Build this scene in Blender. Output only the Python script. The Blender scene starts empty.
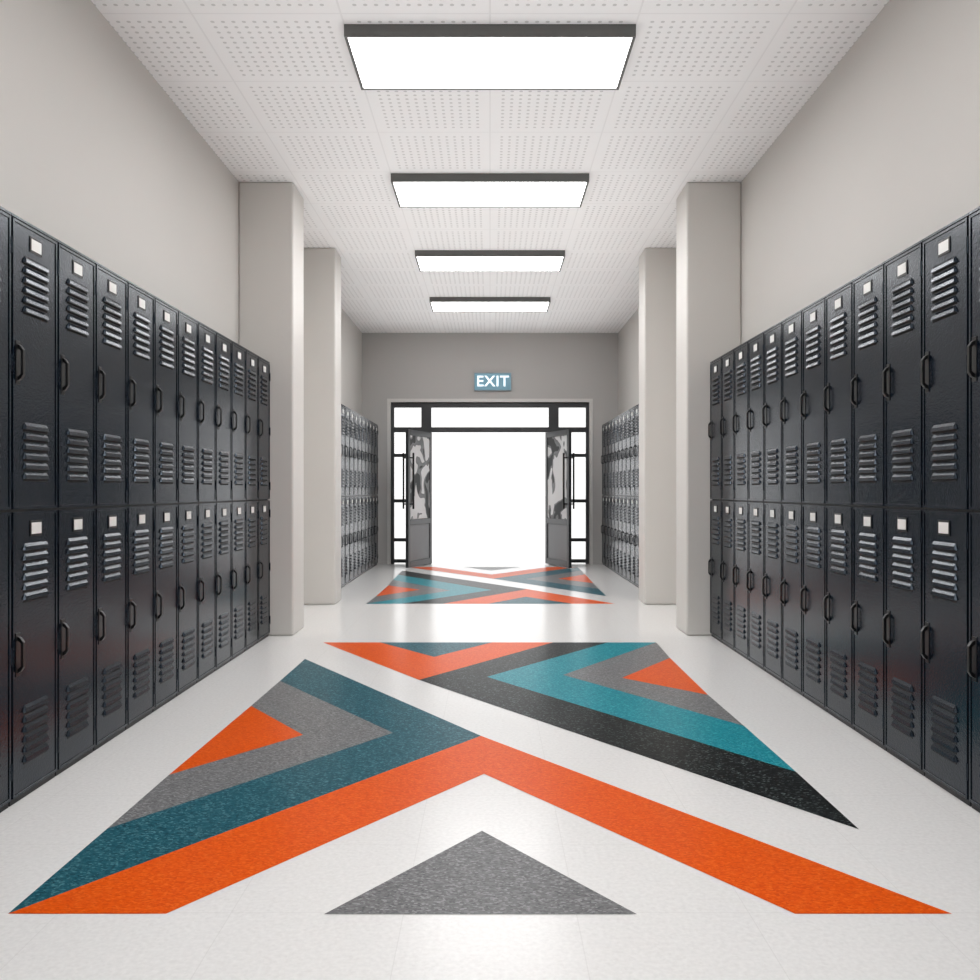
import bpy, bmesh, math, random
from mathutils import Vector, Matrix

F=900.0; H=1.12
XW=1.932; ZC=3.489; YE=13.58; YB=-3.0
S=bpy.context.scene
S.view_settings.view_transform='Standard'
S.view_settings.look='None'
S.view_settings.exposure=0.0

def lin(c):
    o=[]
    for v in c:
        v/=255.0
        o.append(v/12.92 if v<=0.04045 else ((v+0.055)/1.055)**2.4)
    return (*o,1.0)

def newmat(name):
    m=bpy.data.materials.new(name); m.use_nodes=True
    nt=m.node_tree
    b=nt.nodes['Principled BSDF']
    return m,nt,b

def N(nt,t,**kw):
    n=nt.nodes.new(t)
    for k,v in kw.items(): setattr(n,k,v)
    return n
def math_(nt,op,a,b=None,c=None):
    n=nt.nodes.new('ShaderNodeMath'); n.operation=op
    for i,v in enumerate((a,b,c)):
        if v is None: continue
        if isinstance(v,(int,float)): n.inputs[i].default_value=v
        else: nt.links.new(v,n.inputs[i])
    return n.outputs[0]
def mixc(nt,fac,a,b):
    n=nt.nodes.new('ShaderNodeMix'); n.data_type='RGBA'
    for sock,v in ((n.inputs[0],fac),(n.inputs[6],a),(n.inputs[7],b)):
        if isinstance(v,(int,float)): sock.default_value=v
        elif isinstance(v,tuple): sock.default_value=v
        else: nt.links.new(v,sock)
    return n.outputs[2]

def plain(name,rgb,rough=0.5,var=0.06,scale=8.0,bump=0.0,bscale=200,metal=0.0,spec=0.5):
    m,nt,b=newmat(name)
    g=N(nt,'ShaderNodeNewGeometry')
    n=N(nt,'ShaderNodeTexNoise'); n.inputs['Scale'].default_value=scale; n.inputs['Detail'].default_value=4
    nt.links.new(g.outputs['Position'],n.inputs['Vector'])
    c=lin(rgb); d=tuple(x*(1-var*2) for x in c[:3])+(1,)
    e=tuple(min(1,x*(1+var)) for x in c[:3])+(1,)
    nt.links.new(mixc(nt,n.outputs['Fac'],d,e),b.inputs['Base Color'])
    b.inputs['Roughness'].default_value=rough
    b.inputs['Metallic'].default_value=metal
    b.inputs['Specular IOR Level'].default_value=spec
    if bump>0:
        n2=N(nt,'ShaderNodeTexNoise'); n2.inputs['Scale'].default_value=bscale; n2.inputs['Detail'].default_value=2
        nt.links.new(g.outputs['Position'],n2.inputs['Vector'])
        bp=N(nt,'ShaderNodeBump'); bp.inputs['Strength'].default_value=bump; bp.inputs['Distance'].default_value=0.002
        nt.links.new(n2.outputs['Fac'],bp.inputs['Height'])
        nt.links.new(bp.outputs['Normal'],b.inputs['Normal'])
    return m

# ---------- materials
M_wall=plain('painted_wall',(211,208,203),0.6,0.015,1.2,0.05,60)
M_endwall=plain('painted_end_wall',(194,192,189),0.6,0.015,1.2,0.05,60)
M_col=plain('painted_column',(220,217,212),0.5,0.015,1.5,0.04,60)
M_trim=plain('trim_paint',(224,222,218),0.45,0.02)
M_locker=plain('locker_enamel',(11,21,33),0.17,0.25,6.0,0.42,140,spec=0.45)
M_locker.node_tree.nodes['Principled BSDF'].inputs['Specular Tint'].default_value=(0.72,0.86,1.0,1)
M_lockdark=plain('locker_shadow_gap',(4,5,6),0.6,0.05)
M_lockbody=plain('locker_carcass',(8,10,13),0.35,0.08,5.0,0.2,220,spec=0.35)
M_handle=plain('handle_black',(8,9,11),0.28,0.05)
M_label=plain('label_card',(242,242,238),0.5,0.02)
M_alu=plain('door_frame_grey',(52,54,56),0.4,0.05)
M_kick=plain('door_kick_panel',(100,101,103),0.45,0.04)
M_lfr=plain('light_frame_grey',(100,100,98),0.45,0.03)
M_ground=plain('white_paving',(250,250,250),0.9,0.01)

def emis(name,rgb,s):
    m,nt,b=newmat(name)
    b.inputs['Base Color'].default_value=lin((240,240,240))
    b.inputs['Emission Color'].default_value=lin(rgb)
    b.inputs['Emission Strength'].default_value=s
    return m
M_diff=emis('light_diffuser',(254,253,254),11.6)
M_exit=plain('exit_sign_face',(98,142,160),0.3,0.04)
M_exit.node_tree.nodes['Principled BSDF'].inputs['Emission Color'].default_value=lin((105,152,170))
M_exit.node_tree.nodes['Principled BSDF'].inputs['Emission Strength'].default_value=0.3
M_exitw=emis('exit_letters',(235,250,255),0.8)
M_exitf=plain('exit_sign_frame',(150,172,182),0.4,0.03)

# glass
def glassmat(name,mottle):
    m,nt,b=newmat(name)
    out=nt.nodes['Material Output']
    tr=N(nt,'ShaderNodeBsdfTransparent'); gl=N(nt,'ShaderNodeBsdfGlossy'); gl.inputs['Roughness'].default_value=0.02
    fr=N(nt,'ShaderNodeFresnel'); fr.inputs['IOR'].default_value=1.45
    mx=N(nt,'ShaderNodeMixShader')
    nt.links.new(fr.outputs[0],mx.inputs[0]); nt.links.new(tr.outputs[0],mx.inputs[1]); nt.links.new(gl.outputs[0],mx.inputs[2])
    last=mx
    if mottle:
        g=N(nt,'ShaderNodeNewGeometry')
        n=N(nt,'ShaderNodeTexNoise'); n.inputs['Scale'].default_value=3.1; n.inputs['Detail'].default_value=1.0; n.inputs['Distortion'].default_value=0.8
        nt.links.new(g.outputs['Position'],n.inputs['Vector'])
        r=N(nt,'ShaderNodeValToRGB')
        e=r.color_ramp.elements; e[0].position=0.50; e[0].color=(1,1,1,1); e[1].position=0.51; e[1].color=lin((150,152,153))  # foliage reflections and view through the pane, painted in as colour blotches
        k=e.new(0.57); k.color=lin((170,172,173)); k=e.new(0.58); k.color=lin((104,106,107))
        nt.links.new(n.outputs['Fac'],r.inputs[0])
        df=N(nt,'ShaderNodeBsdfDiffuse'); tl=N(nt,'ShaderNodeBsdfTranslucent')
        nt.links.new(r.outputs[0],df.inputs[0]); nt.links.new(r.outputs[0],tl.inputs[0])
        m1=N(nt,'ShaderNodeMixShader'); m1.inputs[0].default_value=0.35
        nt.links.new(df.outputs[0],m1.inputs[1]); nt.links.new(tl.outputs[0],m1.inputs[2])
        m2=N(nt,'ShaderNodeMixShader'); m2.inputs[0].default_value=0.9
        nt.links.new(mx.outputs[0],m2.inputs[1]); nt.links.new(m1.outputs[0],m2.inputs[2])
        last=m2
    nt.links.new(last.outputs[0],out.inputs['Surface'])
    return m
M_glass=glassmat('clear_glass',False)
M_glassm=glassmat('foliage_reflection_glass',True)

# floor
def grid_line(nt,coord,period,off,w):
    a=math_(nt,'ADD',coord,-off+period*100)
    a=math_(nt,'MODULO',a,period)
    a=math_(nt,'SUBTRACT',a,period/2)
    a=math_(nt,'ABSOLUTE',a)
    return math_(nt,'GREATER_THAN',a,period/2-w/2)

def flecks(nt,vec,scale,lo,hi):
    v=N(nt,'ShaderNodeTexVoronoi'); v.inputs['Scale'].default_value=scale
    nt.links.new(vec,v.inputs['Vector'])
    s=N(nt,'ShaderNodeSeparateColor'); nt.links.new(v.outputs['Color'],s.inputs[0])
    return math_(nt,'GREATER_THAN',s.outputs[0],hi), math_(nt,'LESS_THAN',s.outputs[0],lo)

def floormat():
    m,nt,b=newmat('vct_floor_white')
    g=N(nt,'ShaderNodeNewGeometry'); s=N(nt,'ShaderNodeSeparateXYZ'); nt.links.new(g.outputs['Position'],s.inputs[0])
    lx=grid_line(nt,s.outputs[0],0.457,0.2285,0.0025); ly=grid_line(nt,s.outputs[1],0.457,0.1,0.0025)
    l=math_(nt,'MAXIMUM',lx,ly)
    n=N(nt,'ShaderNodeTexNoise'); n.inputs['Scale'].default_value=70; n.inputs['Detail'].default_value=4
    nt.links.new(g.outputs['Position'],n.inputs['Vector'])
    c=mixc(nt,n.outputs['Fac'],lin((222,221,219)),lin((246,245,243)))
    hi,lo=flecks(nt,g.outputs['Position'],120,0.08,0.9)
    c=mixc(nt,math_(nt,'MULTIPLY',lo,0.15),c,lin((214,212,208)))
    c=mixc(nt,math_(nt,'MULTIPLY',l,0.18),c,lin((180,177,172)))
    nt.links.new(c,b.inputs['Base Color'])
    b.inputs['Roughness'].default_value=0.2
    b.inputs['Specular IOR Level'].default_value=0.25
    return m
M_floor=floormat()

def inlaymat(name,rgb,dark,light,flo=0.10,fhi=0.86,fmix=0.7):
    m,nt,b=newmat(name)
    g=N(nt,'ShaderNodeNewGeometry')
    mp=N(nt,'ShaderNodeMapping'); mp.inputs['Rotation'].default_value=(0,0,0.6); mp.inputs['Scale'].default_value=(1.0,1.7,1)
    nt.links.new(g.outputs['Position'],mp.inputs['Vector'])
    n=N(nt,'ShaderNodeTexNoise'); n.inputs['Scale'].default_value=45; n.inputs['Detail'].default_value=5; n.inputs['Roughness'].default_value=0.75
    nt.links.new(mp.outputs[0],n.inputs['Vector'])
    base=lin(rgb); dk=lin(dark); lt=lin(light)
    half=tuple((a+c)/2 for a,c in zip(base,dk)); half2=tuple((a*2+c)/3 for a,c in zip(base,lt))
    r=N(nt,'ShaderNodeValToRGB')
    e=r.color_ramp.elements; e[0].position=0.4; e[0].color=half; e[1].position=0.64; e[1].color=half2
    k=e.new(0.52); k.color=base
    nt.links.new(n.outputs['Fac'],r.inputs[0])
    hi,lo=flecks(nt,mp.outputs[0],125,flo,fhi)
    c=mixc(nt,math_(nt,'MULTIPLY',hi,fmix),r.outputs[0],lt)
    c=mixc(nt,math_(nt,'MULTIPLY',lo,fmix),c,dk)
    nt.links.new(c,b.inputs['Base Color'])
    b.inputs['Roughness'].default_value=0.3
    b.inputs['Specular IOR Level'].default_value=0.05
    return m
I_or=inlaymat('inlay_orange',(230,88,8),(208,68,4),(242,116,42),0.15,0.85,0.6)
I_dt=inlaymat('inlay_dark_teal',(28,88,102),(6,52,66),(96,146,154))
I_lt=inlaymat('inlay_light_teal',(14,138,152),(2,106,122),(90,182,190))
I_gr=inlaymat('inlay_grey',(120,120,121),(84,84,86),(162,162,162))
I_bk=inlaymat('inlay_black',(12,14,16),(8,9,10),(110,122,120),0.10,0.935,0.8)

def ceilmat():
    m,nt,b=newmat('perforated_ceiling_tile')
    T=0.742
    g=N(nt,'ShaderNodeNewGeometry'); s=N(nt,'ShaderNodeSeparateXYZ'); nt.links.new(g.outputs['Position'],s.inputs[0])
    X=s.outputs[0]; Y=s.outputs[1]
    lx=grid_line(nt,X,T,0.0,0.010); ly=grid_line(nt,Y,T,4.475,0.010)
    l=math_(nt,'MAXIMUM',lx,ly)
    bx=grid_line(nt,X,T,0.0,0.085); by=grid_line(nt,Y,T,4.475,0.085)
    bord=math_(nt,'MAXIMUM',bx,by)
    p=T/14
    def cell(co,off):
        a=math_(nt,'ADD',co,-off+T*100); a=math_(nt,'MODULO',a,p); return math_(nt,'SUBTRACT',a,p/2)
    u=cell(X,0.0); v=cell(Y,4.475)
    d=math_(nt,'SQRT',math_(nt,'ADD',math_(nt,'MULTIPLY',u,u),math_(nt,'MULTIPLY',v,v)))
    hole=math_(nt,'LESS_THAN',d,0.0105)
    hole=math_(nt,'MULTIPLY',hole,math_(nt,'SUBTRACT',1.0,bord))
    c=mixc(nt,math_(nt,'MULTIPLY',hole,0.42),lin((247,247,247)),lin((140,140,138)))
    c=mixc(nt,math_(nt,'MULTIPLY',l,0.5),c,lin((225,225,225)))
    nt.links.new(c,b.inputs['Base Color']); b.inputs['Roughness'].default_value=0.8
    return m
M_ceil=ceilmat()

# ---------- mesh helpers
class MB:
    def __init__(s): s.bm=bmesh.new(); s.mats=[]
    def mi(s,m):
        if m not in s.mats: s.mats.append(m)
        return s.mats.index(m)
    def box(s,a,b,m):
        i=s.mi(m)
        x0,y0,z0=a; x1,y1,z1=b
        v=[s.bm.verts.new(p) for p in [(x0,y0,z0),(x1,y0,z0),(x1,y1,z0),(x0,y1,z0),(x0,y0,z1),(x1,y0,z1),(x1,y1,z1),(x0,y1,z1)]]
        for f in [(0,3,2,1),(4,5,6,7),(0,1,5,4),(1,2,6,5),(2,3,7,6),(3,0,4,7)]:
            fc=s.bm.faces.new([v[k] for k in f]); fc.material_index=i
    def poly(s,pts,m):
        f=s.bm.faces.new([s.bm.verts.new(p) for p in pts]); f.material_index=s.mi(m); return f
    def cyl(s,p0,p1,r,m,n=10):
        i=s.mi(m); p0=Vector(p0); p1=Vector(p1); d=(p1-p0).normalized()
        a=d.orthogonal().normalized(); b=d.cross(a)
        A=[];B=[]
        for k in range(n):
            t=2*math.pi*k/n; o=a*math.cos(t)*r+b*math.sin(t)*r
            A.append(s.bm.verts.new(p0+o)); B.append(s.bm.verts.new(p1+o))
        for k in range(n):
            f=s.bm.faces.new([A[k],A[(k+1)%n],B[(k+1)%n],B[k]]); f.material_index=i
        f=s.bm.faces.new(A[::-1]); f.material_index=i
        f=s.bm.faces.new(B); f.material_index=i
    def obj(s,name,parent=None,bevel=0,seg=2,smooth=False):
        bmesh.ops.recalc_face_normals(s.bm,faces=s.bm.faces)
        me=bpy.data.meshes.new(name); s.bm.to_mesh(me); s.bm.free()
        for m in s.mats: me.materials.append(m)
        o=bpy.data.objects.new(name,me); S.collection.objects.link(o)
        if parent: o.parent=parent
        if bevel:
            md=o.modifiers.new('bevel','BEVEL'); md.width=bevel; md.segments=seg; md.limit_method='ANGLE'; md.angle_limit=math.radians(40)
        return o
def empty(name,loc=(0,0,0)):
    e=bpy.data.objects.new(name,None); e.location=loc; S.collection.objects.link(e); return e

# ---------- shell
def slab(name,a,b,m,bevel=0):
    q=MB(); q.box(a,b,m); return q.obj(name,bevel=bevel,seg=4)
slab('floor',(-XW-0.2,YB-0.2,-0.15),(XW+0.2,YE+0.25,0.0),M_floor)
slab('ceiling',(-XW-0.2,YB-0.2,ZC),(XW+0.2,YE+0.25,ZC+0.15),M_ceil)
slab('wall_left',(-XW-0.2,YB,0),(-XW,YE,ZC),M_wall)
slab('wall_right',(XW,YB,0),(XW+0.2,YE,ZC),M_wall)
slab('wall_back',(-XW-0.2,YB-0.2,0),(XW+0.2,YB,ZC),M_wall)
OW=1.50; OH=2.447
q=MB()
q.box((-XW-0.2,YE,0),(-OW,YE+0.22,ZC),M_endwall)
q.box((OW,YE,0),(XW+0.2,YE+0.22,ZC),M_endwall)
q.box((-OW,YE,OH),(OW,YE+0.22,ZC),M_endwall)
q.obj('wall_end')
q=MB()
q.box((-OW-0.05,YE-0.012,0),(-OW,YE,OH+0.05),M_trim)
q.box((OW,YE-0.012,0),(OW+0.05,YE,OH+0.05),M_trim)
q.box((-OW,YE-0.012,OH),(OW,YE,OH+0.05),M_trim)
q.obj('trim_1')
n=0
for (d0,d1) in ((6.912,7.31),(8.79,9.145)):
    for sx in (-1,1):
        q=MB()
        x0,x1=(1.51,XW+0.0) 
        if sx<0: x0,x1=-x1,-x0
        q.box((x0,d0,0),(x1,d1,ZC),M_col)
        q.obj('wall_column' if n==0 else 'wall_column.%03d'%n,bevel=0.018,seg=4); n+=1

slab('ground_outside',(-80,YE+0.25,-0.12),(80,YE+160,-0.02),M_ground)

# ---------- lockers
W=0.339; LH=2.100; LD=0.222
def locker_mesh():
    q=MB()
    q.box((0.001,0.0,0.0),(W-0.001,LD,LH),M_lockbody)
    q.box((0.001,-0.017,LH-0.010),(W-0.001,0.0,LH),M_locker)
    q.box((0.004,-0.008,0.0),(W-0.004,0.0,0.022),M_lockbody)
    mid=1.046
    for (z0,z1) in ((0.024,mid-0.005),(mid+0.005,LH-0.014)):
        x0,x1=0.007,W-0.007
        fy=-0.016
        q.box((x0,fy,z0),(x1,-0.0005,z1),M_locker)
        r=0.011
        for a,b in (((x0,fy-0.003,z0),(x0+r,fy,z1)),((x1-r,fy-0.003,z0),(x1,fy,z1)),((x0+r,fy-0.003,z0),(x1-r,fy,z0+r)),((x0+r,fy-0.003,z1-r),(x1-r,fy,z1))):
            q.box(a,b,M_locker)
        cx=(x0+x1)/2
        def louver(zt,n,pitch,w):
            for k in range(n):
                z1_=zt-k*pitch; z0_=z1_-pitch*0.70
                dpt=0.010
                a=[(cx-w/2+0.012,fy,z1_),(cx+w/2-0.012,fy,z1_),(cx+w/2,fy,z0_),(cx-w/2,fy,z0_),
                   (cx+w/2-0.006,fy-dpt,z0_),(cx-w/2+0.006,fy-dpt,z0_),
                   (cx-w/2+0.010,fy-dpt*0.75,z0_+(z1_-z0_)*0.55),(cx+w/2-0.010,fy-dpt*0.75,z0_+(z1_-z0_)*0.55)]
                v=[q.bm.verts.new(p) for p in a]
                i=q.mi(M_locker); j=q.mi(M_lockdark)
                for idx,mi in (((0,1,7,6),i),((6,7,4,5),i),((1,2,4,7),i),((0,6,5,3),i),((3,5,4,2),j)):
                    f=q.bm.faces.new([v[t] for t in idx]); f.material_index=mi
                q.box((cx-w/2+0.004,fy-0.0012,z0_-0.009),(cx+w/2-0.004,fy+0.001,z0_),M_lockdark)
        louver(z1-0.115,6,0.036,0.185)
        louver(z0+0.315,6,0.036,0.185)
        zc=z1-0.062
        q.box((cx-0.044,fy-0.003,zc-0.029),(cx+0.044,fy,zc+0.029),M_handle)
        q.box((cx-0.036,fy-0.0045,zc-0.021),(cx+0.036,fy-0.003,zc+0.021),M_label)
        hx=x0+0.034; hz=z1-0.51
        q.box((hx-0.015,fy-0.003,hz-0.078),(hx+0.015,fy,hz+0.078),M_handle)
        q.box((hx-0.008,fy-0.024,hz-0.045),(hx+0.008,fy-0.016,hz+0.045),M_handle)
        for sg in (1,-1):
            pr=[(fy-0.024,0.045),(fy-0.016,0.040),(fy-0.003,0.052),(fy-0.003,0.066),(fy-0.014,0.060)]
            L=[q.bm.verts.new((hx-0.008,a,hz+sg*b)) for a,b in pr]; R=[q.bm.verts.new((hx+0.008,a,hz+sg*b)) for a,b in pr]
            mi=q.mi(M_handle)
            for k in range(5):
                f=q.bm.faces.new([L[k],L[(k+1)%5],R[(k+1)%5],R[k]]); f.material_index=mi
            f=q.bm.faces.new(L); f.material_index=mi
            f=q.bm.faces.new(R[::-1]); f.material_index=mi
        for hz2 in (z0+0.1,(z0+z1)/2,z1-0.1):
            q.cyl((x1+0.003,fy-0.002,hz2-0.03),(x1+0.003,fy-0.002,hz2+0.03),0.0045,M_locker,8)
    return q.obj('tmp')
base=locker_mesh(); me=base.data
bpy.data.objects.remove(base)
def bank(name,loc,rotz,count):
    o=bpy.data.objects.new(name,me); S.collection.objects.link(o)
    o.location=loc; o.rotation_euler=(0,0,rotz)
    b=o.modifiers.new('bevel','BEVEL'); b.width=0.002; b.segments=1; b.limit_method='ANGLE'; b.angle_limit=math.radians(50)
    a=o.modifiers.new('array','ARRAY'); a.count=count; a.use_relative_offset=False; a.use_constant_offset=True; a.constant_offset_displace=(W,0,0)
    return o
XL=1.706
y0=6.907-23*W
bank('locker_bank',(-XL,y0,0),math.pi/2,23)
bank('locker_bank.001',(XL,6.907,0),-math.pi/2,23)
bank('locker_bank.002',(-XL,9.152,0),math.pi/2,13)
bank('locker_bank.003',(XL,9.152+13*W,0),-math.pi/2,13)

# added upward area light without any fixture, brightens the ceiling
ld=bpy.data.lights.new('ceiling_fill_light','AREA'); ld.shape='RECTANGLE'; ld.size=3.0; ld.size_y=15.8
ld.energy=66; ld.color=(1.0,0.998,0.992); ld.spread=math.radians(120)
lo_=bpy.data.objects.new('ceiling_fill_light',ld); S.collection.objects.link(lo_)
lo_.location=(0,5.4,2.3); lo_.rotation_euler=(math.pi,0,0)

# ---------- ceiling lights
def light(name,y):
    q=MB(); w=0.742; L=0.617; t=0.062
    zt=ZC-0.001; zb=ZC-t
    fr=0.016
    q.box((-w,y,zb),(w,y+fr,zt),M_lfr)
    q.box((-w,y+L-fr,zb),(w,y+L,zt),M_lfr)
    q.box((-w,y+fr,zb),(-w+fr,y+L-fr,zt),M_lfr)
    q.box((w-fr,y+fr,zb),(w,y+L-fr,zt),M_lfr)
    q.box((-w+fr,y+fr,zb+0.02),(w-fr,y+L-fr,zt),M_lfr)
    q.box((-w+fr,y+fr,zb+0.006),(w-fr,y+L-fr,zb+0.012),M_diff)
    return q.obj(name)
for k,i in enumerate(range(-3,4)):
    light('ceiling_light_panel' if k==0 else 'ceiling_light_panel.%03d'%k,4.575+i*2.157)

# ---------- floor inlay
def fl(px,py):
    D=F*H/(py-490.0); return ((px-490.0)/F*D,D)
TOPY=642.5
shapes=[
 (I_dt,[(305,659),(481,736),(8,914),(107,829),(393,733),(280,681)]),
 (I_gr,[(280,681),(393,733),(107,829),(169,775),(303,735),(251,706)]),
 (I_or,[(251,706),(303,735),(169,775)]),
 (I_or,[(481,736),(952,914),(795,914),(484,774),(166,914),(8,914)]),
 (I_gr,[(324,914.5),(482,831),(637,914.5)]),
 (I_or,[(323,TOPY),(419,680),(553,TOPY),(492,TOPY),(434,657),(380,TOPY)]),
 (I_dt,[(380,TOPY),(434,657),(492,TOPY)]),
 (I_bk,[(419,680),(859,829.5),(796,772),(487,677),(608,TOPY),(553,TOPY)]),
 (I_lt,[(487,677),(796,772),(744,726),(563,675),(656,TOPY),(608,TOPY)]),
 (I_gr,[(563,675),(744,726),(708,695),(622,678),(670,658),(656,TOPY)]),
 (I_or,[(622,678),(708,695),(670,658)]),
]
for k in range(2):
    q=MB()
    for m,pts in shapes:
        P=[fl(*p) for p in pts]
        if k==1: P=[(-x,15.47-d) for x,d in P]
        q.poly([(x,d,0.001) for x,d in P],m)
    o=q.obj('floor_pattern_inlay' if k==0 else 'floor_pattern_inlay.001')
    bm=bmesh.new(); bm.from_mesh(o.data)
    for f in bm.faces:
        f.normal_update()
        if f.normal.z<0: f.normal_flip()
    bmesh.ops.triangulate(bm,faces=bm.faces[:])
    bm.to_mesh(o.data); bm.free()

# ---------- entrance frame
y0=YE+0.04; y1=YE+0.12
q=MB()
ox=OW-0.002; oz=OH-0.002
q.box((-ox,y0,0),(-ox+0.045,y1,oz),M_alu); q.box((ox-0.045,y0,0),(ox,y1,oz),M_alu)
q.box((-ox+0.045,y0,oz-0.075),(ox-0.045,y1,oz),M_alu)
q.box((-ox+0.045,y0-0.01,1.995),(ox-0.045,y1,2.07),M_alu)
for s in (-1,1):
    a,b=sorted((s*0.89,s*1.04))
    q.box((a,y0-0.005,0.0),(b,y1,1.995),M_alu)
    q.box((a,y0-0.005,2.07),(b,y1,oz-0.075),M_alu)
    a,b=sorted((s*1.04,s*(ox-0.045)))
    for z in (0.02,0.34,0.93,1.62):
        q.box((a,y0,z),(b,y1,z+0.05),M_alu)
    q.box((a,y0+0.035,0.02),(b,y0+0.041,1.995),M_glass)
    q.box((a,y0+0.035,2.07),(b,y0+0.041,oz-0.075),M_glass)
q.box((-0.89,y0+0.035,2.07),(0.89,y0+0.041,oz-0.075),M_glass)
q.obj('window_1')

def leaf(name,s):
    w=0.86; t=0.045; h=1.985; st=0.07
    q=MB()
    q.box((0,-t,0.012),(st,0,h),M_alu); q.box((w-st,-t,0.012),(w,0,h),M_alu)
    q.box((st,-t,h-0.08),(w-st,0,h),M_alu)
    q.box((st,-t,0.012),(w-st,0,0.1),M_alu)
    q.box((st,-t,0.62),(w-st,0,0.70),M_alu)
    q.box((st,-t+0.012,0.1),(w-st,-0.012,0.62),M_kick)
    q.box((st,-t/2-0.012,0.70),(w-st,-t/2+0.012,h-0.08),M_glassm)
    for yy in (-t-0.055,0.055):
        q.cyl((w-0.05,yy,0.85),(w-0.05,yy,1.65),0.014,M_handle,12)
        for z in (0.92,1.58):
            q.cyl((w-0.05,yy,z),(w-0.05,0 if yy>0 else -t,z),0.010,M_handle,10)
    o=q.obj(name,bevel=0.003,seg=1)
    a=math.radians(19.3)
    ang=math.atan2(-math.cos(a), s*math.sin(a))
    o.rotation_euler=(0,0,ang)
    o.location=(s*0.875,YE+0.02,0)
    return o
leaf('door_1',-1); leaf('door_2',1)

# ---------- exit sign
e=empty('exit_sign',(0.04,YE,2.749))
q=MB()
q.box((-0.28,-0.045,-0.135),(0.28,-0.001,0.135),M_exitf)
q.box((-0.268,-0.05,-0.123),(0.268,-0.045,0.123),M_exit)
q.obj('sign_box',parent=e,bevel=0.004)
c=bpy.data.curves.new('letters','FONT'); c.body='EXIT'; c.size=0.225; c.align_x='CENTER'; c.align_y='CENTER'; c.extrude=0.002; c.offset=0.003; c.space_character=1.08
to=bpy.data.objects.new('letters_tmp',c); S.collection.objects.link(to)
bpy.context.view_layer.update()
dg=bpy.context.evaluated_depsgraph_get()
mt=bpy.data.meshes.new_from_object(to.evaluated_get(dg))
bpy.data.objects.remove(to)
mt.materials.clear(); mt.materials.append(M_exitw)
lo=bpy.data.objects.new('letters',mt); S.collection.objects.link(lo); lo.parent=e
lo.rotation_euler=(math.pi/2,0,0); lo.location=(0,-0.0525,0)

# ---------- world
w=bpy.data.worlds.new('sky'); S.world=w; w.use_nodes=True
bg=w.node_tree.nodes['Background']; bg.inputs[0].default_value=(1,1,1,1); bg.inputs[1].default_value=1.5

cam=bpy.data.cameras.new('camera'); co=bpy.data.objects.new('camera',cam); S.collection.objects.link(co)
co.location=(0,0,H); co.rotation_euler=(math.pi/2,0,0)
cam.sensor_width=36; cam.lens=36*F/980; cam.clip_end=500
S.camera=co
